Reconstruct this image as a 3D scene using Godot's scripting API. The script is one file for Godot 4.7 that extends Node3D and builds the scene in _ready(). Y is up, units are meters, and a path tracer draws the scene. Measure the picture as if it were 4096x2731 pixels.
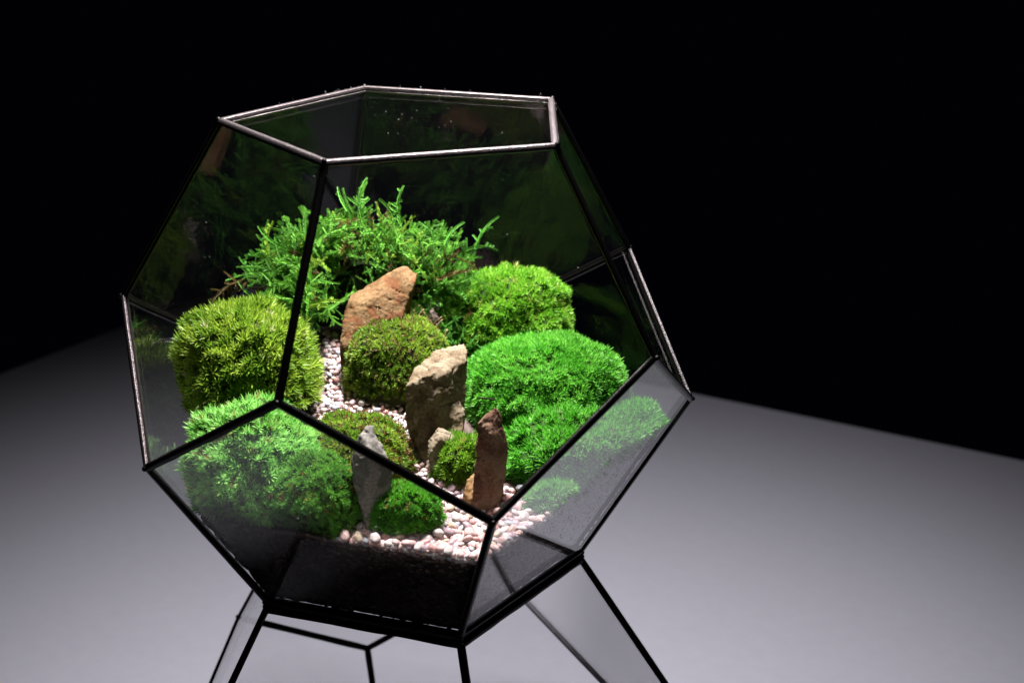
extends Node3D
# A glass dodecahedron terrarium with cushions of moss, stones and a pebble path, on a dodecahedral glass stand
# on a pale table, lit by one lamp overhead in a dark room. Metres, y up, table top at y = 0.

const A := 0.1                                  # edge of a pentagon
const PHI := 1.6180339887
const HI := 0.1113516                           # inradius of the dodecahedron
const GAP := 0.0024                             # terrarium rests on the stand's ring
const CY := 3.0 * HI + GAP + 0.0006             # centre of the terrarium
const SY := HI + 0.0006                         # centre of the stand

var rng := RandomNumberGenerator.new()
var grain := FastNoiseLite.new()
var used := {}
var planes: Array = []                          # outward normal, distance: the terrarium's panes
var V := {}                                     # terrarium corners
var W := {}                                     # stand corners

# ---------------------------------------------------------------- naming
func numbered(called: String) -> String:
	var n: int = used.get(called, 0)
	used[called] = n + 1
	return called if n == 0 else "%s_%03d" % [called, n]

func tag(o: Node3D, label: String, category: String, group := "") -> void:
	o.set_meta("label", label)
	o.set_meta("category", category)
	if group != "":
		o.set_meta("group", group)

func thing(called: String, label: String, category: String, at := Vector3.ZERO, group := "") -> Node3D:
	var o := Node3D.new()
	o.name = numbered(called)
	add_child(o)
	o.position = at
	tag(o, label, category, group)
	return o

func part(called: String, mesh: Mesh, mat: Material, parent: Node3D, at := Transform3D()) -> MeshInstance3D:
	var o := MeshInstance3D.new()
	o.name = called
	o.mesh = mesh
	o.material_override = mat
	o.transform = at
	parent.add_child(o, true)
	return o

func scatter(called: String, mesh: Mesh, mat: Material, places: Array, tones: PackedColorArray, parent: Node3D) -> void:
	var mm := MultiMesh.new()
	mm.transform_format = MultiMesh.TRANSFORM_3D
	mm.use_colors = true
	mm.mesh = mesh
	mm.instance_count = places.size()
	for i in places.size():
		mm.set_instance_transform(i, places[i])
		mm.set_instance_color(i, tones[i])
	var o := MultiMeshInstance3D.new()
	o.name = called
	o.multimesh = mm
	o.material_override = mat
	o.set_meta("kind", "stuff")
	parent.add_child(o, true)

# ---------------------------------------------------------------- materials
func lin(r: float, g: float, b: float) -> Color:
	return Color(r, g, b).linear_to_srgb()

func noise_tex(freq: float, octaves: int, low: Color, high: Color, kind := FastNoiseLite.TYPE_SIMPLEX_SMOOTH, size := 512, normal := false, bump := 4.0) -> NoiseTexture2D:
	var n := FastNoiseLite.new()
	n.noise_type = kind
	n.frequency = freq
	n.fractal_octaves = octaves
	n.seed = 11
	var t := NoiseTexture2D.new()
	t.width = size
	t.height = size
	t.seamless = true
	t.noise = n
	if normal:
		t.as_normal_map = true
		t.bump_strength = bump
	else:
		var g := Gradient.new()
		g.set_color(0, low)
		g.set_color(1, high)
		t.color_ramp = g
	return t

func mat_plain(c: Color, rough: float, spec := 0.5) -> StandardMaterial3D:
	var m := StandardMaterial3D.new()
	m.albedo_color = c
	m.roughness = rough
	m.metallic_specular = spec
	return m

func mat_vertex(rough: float, spec := 0.5) -> StandardMaterial3D:
	var m := mat_plain(Color.WHITE, rough, spec)
	m.vertex_color_use_as_albedo = true
	return m

func mat_leaf(rough: float, spec: float, through: float) -> StandardMaterial3D:
	var m := mat_vertex(rough, spec)
	m.cull_mode = BaseMaterial3D.CULL_DISABLED
	m.backlight_enabled = true
	m.backlight = Color(through, through, through).linear_to_srgb()
	return m

func mat_glass(spec: float) -> StandardMaterial3D:
	var m := mat_plain(Color(1, 1, 1, 0.0), 0.016 if spec < 0.4 else 0.0, spec)
	m.transparency = BaseMaterial3D.TRANSPARENCY_ALPHA
	m.cull_mode = BaseMaterial3D.CULL_DISABLED
	return m

func triplanar(m: StandardMaterial3D, per_metre: float) -> void:
	m.uv1_triplanar = true
	m.uv1_world_triplanar = true
	m.uv1_scale = Vector3.ONE * per_metre

# ---------------------------------------------------------------- the dodecahedron
func corners(centre_y: float, flipped: bool) -> Dictionary:
	var rb := A / (2.0 * sin(PI / 5.0))
	var rm := PHI * rb
	var yu := HI - rb
	var d := {}
	var names := ["ABCDE", "FJIHG", "ONMLK", "TSRQP"]
	var radii := [rb, rm, rm, rb]
	var ys := [HI, yu, -yu, -HI]
	for k in 4:
		for i in 5:
			var a := deg_to_rad(72.0 * i + (36.0 if k > 1 else 0.0))
			var y: float = ys[k]
			d[names[k][i]] = Vector3(-radii[k] * cos(a), centre_y + (-y if flipped else y), -radii[k] * sin(a))
	return d

const FACES := ["ABCDE", "ABJOF", "BCINJ", "CDHMI", "DELGH_", "EAFKG", "TSNJO", "SRMIN", "RQLHM", "QPKGL", "PTOFK", "PQRST"]

func face_points(d: Dictionary, letters: String) -> PackedVector3Array:
	var p := PackedVector3Array()
	var s := "EGLHD" if letters == "DELGH_" else letters
	for c in s:
		p.append(d[c])
	return p

func outward(p: PackedVector3Array, centre: Vector3) -> Vector3:
	var n := (p[1] - p[0]).cross(p[2] - p[0]).normalized()
	return n if n.dot(p[0] - centre) > 0.0 else -n

func tri(st: SurfaceTool, a: Vector3, b: Vector3, c: Vector3, out_dir: Vector3) -> void:
	# front faces run clockwise
	if (b - a).cross(c - a).dot(out_dir) > 0.0:
		st.add_vertex(a); st.add_vertex(c); st.add_vertex(b)
	else:
		st.add_vertex(a); st.add_vertex(b); st.add_vertex(c)

func pane_mesh(p: PackedVector3Array, n: Vector3) -> ArrayMesh:
	var mid := Vector3.ZERO
	for q in p:
		mid += q / p.size()
	var st := SurfaceTool.new()
	st.begin(Mesh.PRIMITIVE_TRIANGLES)
	st.set_smooth_group(-1)
	var o := PackedVector3Array()
	var i_ := PackedVector3Array()
	for q in p:
		var w := q + (mid - q).normalized() * 0.0014
		o.append(w - n * 0.0004)
		i_.append(w - n * 0.0024)
	for k in p.size():
		var k2 := (k + 1) % p.size()
		if k > 0 and k2 > 0:
			tri(st, o[0], o[k], o[k2], n)
			tri(st, i_[0], i_[k], i_[k2], -n)
		var side := (o[k] + o[k2]) * 0.5 - mid
		tri(st, o[k], o[k2], i_[k2], side)
		tri(st, o[k], i_[k2], i_[k], side)
	st.generate_normals()
	return st.commit()

# a came of copper foil and solder over the joint of two panes: two flaps on the outside, a bead on the ridge, two narrower flaps inside
func came_mesh(a: Vector3, b: Vector3, n1: Vector3, n2: Vector3, centre: Vector3, flap: float, bead: float, inner: float) -> ArrayMesh:
	var dir := (b - a).normalized()
	var mid := (a + b) * 0.5
	var t1 := dir.cross(n1).normalized()
	var t2 := dir.cross(n2).normalized()
	if t1.dot(n2) > 0.0: t1 = -t1
	if t2.dot(n1) > 0.0: t2 = -t2
	var ridge := (n1 + n2).normalized()
	var st := SurfaceTool.new()
	st.begin(Mesh.PRIMITIVE_TRIANGLES)
	var segs := 14
	var rings: Array = []
	for s in segs + 1:
		var f := float(s) / segs
		var c := a.lerp(b, f)
		var j1 := 1.0 + 0.10 * grain.get_noise_3d(c.x * 900.0, c.y * 900.0, c.z * 900.0)
		var j2 := 1.0 + 0.10 * grain.get_noise_3d(c.x * 900.0 + 70.0, c.y * 900.0, c.z * 900.0)
		var j3 := 1.0 + 0.14 * grain.get_noise_3d(c.x * 600.0, c.y * 600.0 + 90.0, c.z * 600.0)
		var w1 := flap * j1
		var w2 := flap * j2
		rings.append([
			c + t1 * w1 + n1 * 0.00005, c + t1 * w1 + n1 * 0.00035, c + t1 * bead * 0.9 + n1 * 0.0005, c + ridge * bead * 0.55 * j3 + t1 * bead * 0.35,
			c + ridge * bead * 0.55 * j3 + t2 * bead * 0.35, c + t2 * bead * 0.9 + n2 * 0.0005, c + t2 * w2 + n2 * 0.00035, c + t2 * w2 + n2 * 0.00005,
			c + t2 * w2 - n2 * 0.0007, c + t2 * inner * j1 - n2 * 0.0007, c + t2 * inner * j1 - n2 * 0.0028, c - ridge * (0.0028 + 0.0004 * j3) ,
			c + t1 * inner * j2 - n1 * 0.0028, c + t1 * inner * j2 - n1 * 0.0007, c + t1 * w1 - n1 * 0.0007])
	var m: int = rings[0].size()
	for s in segs:
		for k in m:
			var k2 := (k + 1) % m
			var p0: Vector3 = rings[s][k]
			var p1: Vector3 = rings[s][k2]
			var p2: Vector3 = rings[s + 1][k2]
			var p3: Vector3 = rings[s + 1][k]
			var od := (p1 - p0).cross(dir)
			# polygon runs one way round: its outside is found from the first side
			var want := od if _ring_sign(rings[s], dir) > 0.0 else -od
			st.set_smooth_group(-1 if k > 7 else 1)
			tri(st, p0, p1, p2, want)
			tri(st, p0, p2, p3, want)
	for e in [0, segs]:
		var cc := Vector3.ZERO
		for q in rings[e]:
			cc += q / float(m)
		st.set_smooth_group(-1)
		for k in m:
			tri(st, cc, rings[e][k], rings[e][(k + 1) % m], -dir if e == 0 else dir)
	st.generate_normals()
	return st.commit()

func _ring_sign(r: Array, dir: Vector3) -> float:
	var s := Vector3.ZERO
	for k in r.size():
		s += (r[k] as Vector3).cross(r[(k + 1) % r.size()])
	return s.dot(dir)

func edges_of(d: Dictionary, centre: Vector3) -> Array:
	var seen := {}
	var out: Array = []
	for letters in FACES:
		var s: String = "EGLHD" if letters == "DELGH_" else letters
		var n := outward(face_points(d, letters), centre)
		for k in 5:
			var x: String = s[k]
			var y: String = s[(k + 1) % 5]
			var key: String = x + y if x < y else y + x
			if seen.has(key):
				out.append([key[0], key[1], seen[key], n])
			else:
				seen[key] = n
	return out

func blob(r: float, rings := 6, cols := 10) -> ArrayMesh:
	return lumpy(Vector3.ONE * r, 0.0, 0, rings, cols)

# a rounded, slightly uneven lump: pebbles, grains, solder joints
func lumpy(r: Vector3, rough: float, sd: int, rings := 7, cols := 12, freq := 1.0) -> ArrayMesh:
	var st := SurfaceTool.new()
	st.begin(Mesh.PRIMITIVE_TRIANGLES)
	st.set_smooth_group(1)
	var pt := func(i: int, j: int) -> Vector3:
		var th := PI * i / rings
		var ph := TAU * (j % cols) / cols
		var d := Vector3(sin(th) * cos(ph), cos(th), sin(th) * sin(ph))
		var k := 1.0 + rough * grain.get_noise_3d(d.x * 40.0 * freq + sd * 97.0, d.y * 40.0 * freq, d.z * 40.0 * freq)
		return d * k * r
	for i in rings:
		for j in cols:
			var a: Vector3 = pt.call(i, j)
			var b: Vector3 = pt.call(i, j + 1)
			var c: Vector3 = pt.call(i + 1, j + 1)
			var e: Vector3 = pt.call(i + 1, j)
			if i > 0: tri(st, a, b, c, a + b + c)
			if i < rings - 1: tri(st, a, c, e, a + c + e)
	st.generate_normals()
	return st.commit()

# ---------------------------------------------------------------- ground inside the terrarium
func ground(x: float, z: float) -> float:
	return 0.279 + 0.22 * maxf(0.0, 0.06 - z) + 0.0012 * grain.get_noise_2d(x * 2500.0, z * 2500.0)

func keep_inside(p: Vector3, inset: float) -> Vector3:
	for _k in 2:
		for q in planes:
			var n: Vector3 = q[0]
			var over: float = n.dot(p) - float(q[1]) + inset
			if over > 0.0:
				p -= n * over
	return p

func reach(y: float, ang: float, inset: float) -> float:
	var o := Vector3(0, y, 0)
	var d := Vector3(cos(ang), 0, sin(ang))
	var best := 1.0
	for q in planes:
		var n: Vector3 = q[0]
		var k := n.dot(d)
		if k > 1e-6:
			best = minf(best, (float(q[1]) - inset - n.dot(o)) / k)
	return best

# ---------------------------------------------------------------- moss
# one rosette of slender leaves standing along +y
func rosette(leaves: int, length: float, width: float, lean_min: float, lean_max: float, curl: float, sd: int) -> ArrayMesh:
	var r := RandomNumberGenerator.new()
	r.seed = sd
	var st := SurfaceTool.new()
	st.begin(Mesh.PRIMITIVE_TRIANGLES)
	for i in leaves:
		var ph := TAU * (i * 0.381966) + r.randf_range(-0.3, 0.3)
		var f := float(i) / maxf(1.0, leaves - 1.0)
		var lean := lerpf(lean_min, lean_max, f) + r.randf_range(-0.12, 0.12)
		var l := length * r.randf_range(0.75, 1.15) * lerpf(1.0, 0.8, f)
		var side := Vector3(-sin(ph), 0, cos(ph))
		var out := Vector3(cos(ph), 0, sin(ph))
		var p := out * width * 0.5 + Vector3(0, -length * 0.25 * f, 0)
		var wid := width * r.randf_range(0.8, 1.15)
		var prev: Array = []
		var steps := 3
		for s in steps + 1:
			var g := float(s) / steps
			var tilt := lean + curl * g
			var d := out * sin(tilt) + Vector3.UP * cos(tilt)
			var up := -out * cos(tilt) + Vector3.UP * sin(tilt)
			var w: float = wid * 0.5 * [0.75, 1.0, 0.7, 0.0][s]
			var row: Array = [p - side * w + up * w * 0.5, p, p + side * w + up * w * 0.5] if s < steps else [p]
			st.set_smooth_group(i * 2 + 1)
			if s > 0 and row.size() == 3:
				for k in 2:
					st.add_vertex(prev[k]); st.add_vertex(row[k]); st.add_vertex(row[k + 1])
					st.add_vertex(prev[k]); st.add_vertex(row[k + 1]); st.add_vertex(prev[k + 1])
			elif s > 0:
				for k in 2:
					st.add_vertex(prev[k]); st.add_vertex(row[0]); st.add_vertex(prev[k + 1])
			prev = row
			p += d * l / steps
	st.generate_normals()
	return st.commit()

func dome_point(c: Vector3, r: Vector3, d: Vector3, rough: float) -> Vector3:
	# superellipsoid-like cushion with broad humps
	var k := 1.0 + rough * grain.get_noise_3d(d.x * 34.0 + c.x * 3000.0, d.y * 34.0 + c.y * 3000.0, d.z * 34.0 + c.z * 3000.0)
	var sq := 2.3
	k /= pow(pow(sqrt(d.x * d.x + d.z * d.z), sq) + pow(absf(d.y), sq), 1.0 / sq)
	k += 0.35 * rough * grain.get_noise_3d(d.x * 110.0 + c.x * 3000.0, d.y * 110.0, d.z * 110.0 + c.z * 3000.0)
	if d.y < 0.0:
		# the skirt of a cushion hangs steeper than a ball
		var f := lerpf(1.0, 1.0 / maxf(0.3, sqrt(1.0 - d.y * d.y)), 0.5)
		d = Vector3(d.x * f, d.y, d.z * f)
	return c + d * r * k

# spec: at, r, rough, label, leaf meshes, leaf material, spacing, tones (linear), wild (random tilt), inset
func cushion(s: Dictionary) -> Node3D:
	var c: Vector3 = s.at
	var r: Vector3 = s.r
	var base := Vector3(c.x, ground(c.x, c.z), c.z)
	var o := thing("moss_cushion", s.label, "moss", base, s.get("group", ""))
	var inset: float = s.get("inset", 0.0045)
	var rough: float = s.get("rough", 0.12)
	# the dark mat of stems and soil under the leaves
	var st := SurfaceTool.new()
	st.begin(Mesh.PRIMITIVE_TRIANGLES)
	st.set_smooth_group(1)
	var rings := 22
	var cols := 40
	var grid: Array = []
	for i in rings + 1:
		var row: Array = []
		for j in cols + 1:
			var th := lerpf(0.0, 2.05, float(i) / rings)
			var ph := TAU * (j % cols) / cols
			var d := Vector3(sin(th) * cos(ph), cos(th), sin(th) * sin(ph))
			var p := keep_inside(dome_point(c, r - Vector3.ONE * 0.0008, d, rough), inset)
			row.append(p - base)
		grid.append(row)
	for i in rings:
		for j in cols:
			var q0: Vector3 = grid[i][j]
			var q1: Vector3 = grid[i][j + 1]
			var q2: Vector3 = grid[i + 1][j + 1]
			var q3: Vector3 = grid[i + 1][j]
			var od := q0 + q1 + q2 + q3 - (c - base) * 4.0
			if i > 0: tri(st, q0, q1, q2, od)
			tri(st, q0, q2, q3, od)
	st.generate_normals()
	part("mound", st.commit(), s.mound, o)
	# leaf rosettes, spread evenly with jitter
	var area := TAU * pow((pow(r.x * r.y, 1.6) + pow(r.x * r.z, 1.6) + pow(r.y * r.z, 1.6)) / 3.0, 1.0 / 1.6)
	var n := int(area * 1.25 / pow(s.spacing, 2.0))
	var metas: Array = []
	var cols_: Array = []
	for _m in s.leaves:
		metas.append([])
		cols_.append(PackedColorArray())
	for i in n:
		var cy := 1.0 - 1.32 * (i + 0.5) / n
		var ph := i * 2.3999632 + rng.randf_range(-0.5, 0.5)
		cy = clampf(cy + rng.randf_range(-0.02, 0.02), -1.0, 1.0)
		var sr := sqrt(maxf(0.0, 1.0 - cy * cy))
		var d := Vector3(sr * cos(ph), cy, sr * sin(ph))
		var p := dome_point(c, r, d, rough)
		if p.y < ground(p.x, p.z) - 0.002:
			continue
		var nn := (Vector3(d.x, maxf(d.y, -0.1), d.z) / r).normalized()
		var wild: float = s.wild
		var up := (nn + Vector3.UP * float(s.get("lift", 0.25)) + Vector3(rng.randfn(), rng.randfn(), rng.randfn()) * wild).normalized()
		p = keep_inside(p, inset)
		var tip := p + up * float(s.tall)
		var tip2 := keep_inside(tip, 0.0032)
		up = (tip2 - p).normalized()
		var x := up.cross(Vector3(rng.randfn(), rng.randfn(), rng.randfn())).normalized()
		var z := x.cross(up).normalized()
		var sc := rng.randf_range(0.75, 1.25) * (1.0 + 0.25 * grain.get_noise_3d(p.x * 3500.0, p.y * 3500.0, p.z * 3500.0))
		var which := rng.randi() % metas.size()
		metas[which].append(Transform3D(Basis(x * sc, up * sc, z * sc), p - base - up * 0.0006))
		var patch := clampf(0.5 + 0.9 * grain.get_noise_3d(p.x * 1700.0 + 40.0, p.y * 1700.0, p.z * 1700.0), 0.0, 1.0)
		var t: Color = (s.tones[0] as Color).lerp(s.tones[1], clampf(patch + rng.randf_range(-0.35, 0.35), 0.0, 1.0))
		if rng.randf() < float(s.get("odd", 0.05)):
			t = s.tones[2]
		cols_[which].append(t * float(s.get("gain", 0.8)))
	for k in metas.size():
		scatter("leaf_tuft", s.leaves[k], s.leaf_mat, metas[k], cols_[k], o)
	return o

func stalk_mesh(h: float, lean: float) -> ArrayMesh:
	var st := SurfaceTool.new()
	st.begin(Mesh.PRIMITIVE_TRIANGLES)
	st.set_smooth_group(1)
	var pts: Array = []
	var rad := [0.00012, 0.00011, 0.0001, 0.0001, 0.00028, 0.00026, 0.00003]
	var hs := [0.0, 0.35, 0.65, 0.8, 0.86, 0.95, 1.0]
	for k in 7:
		pts.append(Vector3(lean * h * hs[k] * hs[k], h * hs[k], 0))
	for k in 6:
		for j in 5:
			var a0 := TAU * j / 5.0
			var a1 := TAU * (j + 1) / 5.0
			var d0 := Vector3(cos(a0), 0, sin(a0))
			var d1 := Vector3(cos(a1), 0, sin(a1))
			tri(st, pts[k] + d0 * rad[k], pts[k] + d1 * rad[k], pts[k + 1] + d1 * rad[k + 1], d0 + d1)
			tri(st, pts[k] + d0 * rad[k], pts[k + 1] + d1 * rad[k + 1], pts[k + 1] + d0 * rad[k + 1], d0 + d1)
	st.generate_normals()
	return st.commit()

# stalks with brown capsules standing on a cushion
func stalks(o: Node3D, c: Vector3, r: Vector3, rough: float, n: int, mesh: Mesh, mat: Material, low: float, tone: Color) -> void:
	var places: Array = []
	var tones := PackedColorArray()
	for i in n:
		var cy := rng.randf_range(low, 1.0)
		var ph := rng.randf() * TAU
		var sr := sqrt(1.0 - cy * cy)
		var d := Vector3(sr * cos(ph), cy, sr * sin(ph))
		var p := dome_point(c, r, d, rough)
		var up := ((d / r).normalized() * 0.6 + Vector3.UP * 0.7 + Vector3(rng.randfn(), rng.randfn(), rng.randfn()) * 0.22).normalized()
		var x := up.cross(Vector3(rng.randfn(), rng.randfn(), rng.randfn())).normalized()
		var s := rng.randf_range(0.6, 1.3)
		places.append(Transform3D(Basis(x * s, up * s, x.cross(up).normalized() * s), p - o.position))
		tones.append(tone * rng.randf_range(0.6, 1.4))
	scatter("spore_stalk", mesh, mat, places, tones, o)

# ---------------------------------------------------------------- feathery moss
func scale_leaf(st: SurfaceTool, p: Vector3, d: Vector3, out: Vector3, l: float, w: float, grp: int) -> void:
	var side := d.cross(out).normalized()
	var tip := p + d * l + out * l * 0.10
	var m := p + d * l * 0.45
	var b := m + out * w * 0.35
	st.set_smooth_group(grp)
	st.add_vertex(p); st.add_vertex(m - side * w * 0.5); st.add_vertex(b)
	st.add_vertex(p); st.add_vertex(b); st.add_vertex(m + side * w * 0.5)
	st.add_vertex(m - side * w * 0.5); st.add_vertex(tip); st.add_vertex(b)
	st.add_vertex(b); st.add_vertex(tip); st.add_vertex(m + side * w * 0.5)

func leafy_stem(st: SurfaceTool, p0: Vector3, d0: Vector3, bend: Vector3, l: float, thick: float, r: RandomNumberGenerator, branches: float) -> void:
	var step := thick * 0.30
	var n := int(l / step)
	var p := p0
	var d := d0.normalized()
	for i in n:
		var f := float(i) / n
		var taper := lerpf(1.0, 0.45, f * f)
		d = (d + bend * step * (0.6 + 0.9 * f)).normalized()
		p += d * step
		var x := d.cross(Vector3(0.31, 0.2, 0.93)).normalized()
		var z := x.cross(d)
		for k in 3:
			var ph := i * 2.1 + k * TAU / 3.0 + r.randf_range(-0.3, 0.3)
			var out := x * cos(ph) + z * sin(ph)
			var dir := (d * 0.75 + out * 0.75).normalized()
			scale_leaf(st, p + out * thick * 0.1, dir, (out - dir * out.dot(dir)).normalized(), thick * 0.62 * taper * r.randf_range(0.85, 1.2), thick * 0.46 * taper, i * 3 + k + 1)
		if branches > 0.0 and f > 0.08 and f < 0.85 and r.randf() < branches * step:
			var out2 := (x * (1.0 if r.randf() < 0.5 else -1.0) + z * r.randf_range(-0.6, 0.6)).normalized()
			leafy_stem(st, p, (d * 0.55 + out2).normalized(), d * 45.0 + Vector3(r.randfn(), r.randfn(), r.randfn()) * 30.0, l * r.randf_range(0.18, 0.36) * (1.15 - f), thick * 0.78, r, 0.0)

func frond(l: float, thick: float, curl: float, branches: float, sd: int) -> ArrayMesh:
	var r := RandomNumberGenerator.new()
	r.seed = sd
	var st := SurfaceTool.new()
	st.begin(Mesh.PRIMITIVE_TRIANGLES)
	leafy_stem(st, Vector3.ZERO, Vector3.UP, Vector3(curl, 0, curl * r.randf_range(-0.4, 0.4)), l, thick, r, branches)
	st.generate_normals()
	return st.commit()

# ---------------------------------------------------------------- stones
# convex pieces given by their corners, joined, roughened and meshed as surface nets
func hull_planes(p: Array) -> Array:
	var out: Array = []
	for i in p.size():
		for j in range(i + 1, p.size()):
			for k in range(j + 1, p.size()):
				var n: Vector3 = (p[j] - p[i]).cross(p[k] - p[i])
				if n.length() < 1e-9:
					continue
				n = n.normalized()
				var d := n.dot(p[i])
				var lo := 0.0
				var hi := 0.0
				for q in p:
					var e := n.dot(q) - d
					lo = minf(lo, e)
					hi = maxf(hi, e)
				if hi > 1e-5 and lo < -1e-5:
					continue
				if hi > 1e-5:
					n = -n
					d = -d
				var known := false
				for o in out:
					if (o[0] as Vector3).dot(n) > 0.9995 and absf(float(o[1]) - d) < 2e-4:
						known = true
				if not known:
					out.append([n, d])
	return out

func stone_mesh(pieces: Array, carves: Array, cell: float, rough: float, strata: Vector3, tones: Array, sd: float) -> ArrayMesh:
	var box := AABB(pieces[0][0], Vector3.ZERO)
	var sets: Array = []
	for p in pieces:
		for q in p:
			box = box.expand(q)
		sets.append(hull_planes(p))
	box = box.grow(cell * 3.0)
	var nx := int(box.size.x / cell) + 2
	var ny := int(box.size.y / cell) + 2
	var nz := int(box.size.z / cell) + 2
	var f := PackedFloat32Array()
	f.resize(nx * ny * nz)
	for k in nz:
		for j in ny:
			for i in nx:
				var p := box.position + Vector3(i, j, k) * cell
				var v := 1.0
				for s in sets:
					var m := -1.0
					for q in s:
						m = maxf(m, (q[0] as Vector3).dot(p) - float(q[1]))
					v = minf(v, m)
				if absf(v) < 0.006:
					for c in carves:
						var e: Vector3 = (p - (c[0] as Vector3)) / (c[1] as Vector3)
						v = maxf(v, -(e.length() - 1.0) * minf(c[1].x, minf(c[1].y, c[1].z)))
					var w := p * 1000.0
					v += rough * (0.6 * grain.get_noise_3d(w.x * 2.0 + sd, w.y * 2.0, w.z * 2.0) + 0.35 * grain.get_noise_3d(w.x * 9.0, w.y * 9.0 + sd, w.z * 9.0) + 0.9 * maxf(0.0, 1.0 - 7.0 * absf(grain.get_noise_3d(w.x * 1.7 + 50.0, w.y * 1.7 + sd, w.z * 1.7))) + 0.5 * maxf(0.0, 1.0 - 6.0 * absf(grain.get_noise_3d(w.x * 4.5, w.y * 4.5, w.z * 4.5 + sd))))
					# ledges along the bedding
					var b := strata.dot(p) * 1000.0 + 1.5 * grain.get_noise_3d(w.x * 2.0, w.y * 2.0, w.z * 2.0 + sd)
					v += rough * 0.45 * (absf(fposmod(b, 3.1) / 3.1 - 0.5) - 0.25)
				f[(k * ny + j) * nx + i] = v
	var st := SurfaceTool.new()
	st.begin(Mesh.PRIMITIVE_TRIANGLES)
	st.set_smooth_group(1)
	var ids := {}
	var verts := PackedVector3Array()
	for k in nz - 1:
		for j in ny - 1:
			for i in nx - 1:
				var neg := 0
				var acc := Vector3.ZERO
				var cnt := 0
				var vals: Array = []
				for c in 8:
					var vv := f[((k + (c >> 2)) * ny + j + ((c >> 1) & 1)) * nx + i + (c & 1)]
					vals.append(vv)
					if vv < 0.0: neg += 1
				if neg == 0 or neg == 8:
					continue
				for c in 8:
					for ax in 3:
						var c2 := c | (1 << ax)
						if c2 == c or (vals[c] < 0.0) == (vals[c2] < 0.0):
							continue
						var t: float = vals[c] / (vals[c] - vals[c2])
						var pa := Vector3(c & 1, (c >> 1) & 1, c >> 2)
						var pb := Vector3(c2 & 1, (c2 >> 1) & 1, c2 >> 2)
						acc += pa.lerp(pb, t)
						cnt += 1
				ids[(k * ny + j) * nx + i] = verts.size()
				verts.append(box.position + (Vector3(i, j, k) + acc / cnt) * cell)
	for v in verts:
		var w := v * 1000.0
		var s := clampf(0.5 + 0.75 * grain.get_noise_3d(w.x * 1.6 + sd, w.y * 1.6, w.z * 1.6) + 0.3 * grain.get_noise_3d(w.x * 7.0 + sd, w.y * 7.0, w.z * 7.0), 0.0, 1.0)
		var col: Color = (tones[0] as Color).lerp(tones[1], s)
		var vein := grain.get_noise_3d(w.x * 2.2, w.y * 2.2 + sd * 2.0, w.z * 2.2)
		if tones.size() > 2:
			col = col.lerp(tones[2], smoothstep(0.10, 0.35, vein) * 0.8)
		st.set_color(col)
		st.set_smooth_group(1)
		st.add_vertex(v)
	var quad := func(a: int, b: int, c: int, d: int, flip: bool) -> void:
		for q in ([a, b, c, a, c, d] if not flip else [a, c, b, a, d, c]):
			st.add_index(ids[q])
	for k in range(1, nz - 1):
		for j in range(1, ny - 1):
			for i in range(1, nx - 1):
				var at := (k * ny + j) * nx + i
				var v0 := f[at] < 0.0
				var sy := nx
				var sz := nx * ny
				if v0 != (f[at + 1] < 0.0):
					quad.call(at - sy - sz, at - sz, at, at - sy, v0)
				if v0 != (f[at + sy] < 0.0):
					quad.call(at - 1 - sz, at - 1, at, at - sz, v0)
				if v0 != (f[at + sz] < 0.0):
					quad.call(at - 1 - sy, at - sy, at, at - 1, v0)
	st.generate_normals()
	return st.commit()

func sunk(p: Array, depth: float) -> Array:
	var lo := 10.0
	for q in p:
		lo = minf(lo, q.y)
	var out := p.duplicate()
	for q in p:
		if q.y < lo + 0.012:
			out.append(Vector3(q.x, lo - depth, q.z))
	return out

func stone(label: String, pieces: Array, carves: Array, cell: float, rough: float, strata: Vector3, tones: Array, sd: float, mat: Material) -> Node3D:
	var o := MeshInstance3D.new()
	o.name = numbered("stone")
	o.mesh = stone_mesh(pieces, carves, cell, rough, strata, tones, sd)
	o.material_override = mat
	add_child(o)
	tag(o, label, "stone")
	return o

func inside_poly(p: Vector2, poly: PackedVector2Array) -> bool:
	return Geometry2D.is_point_in_polygon(p, poly)

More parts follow.
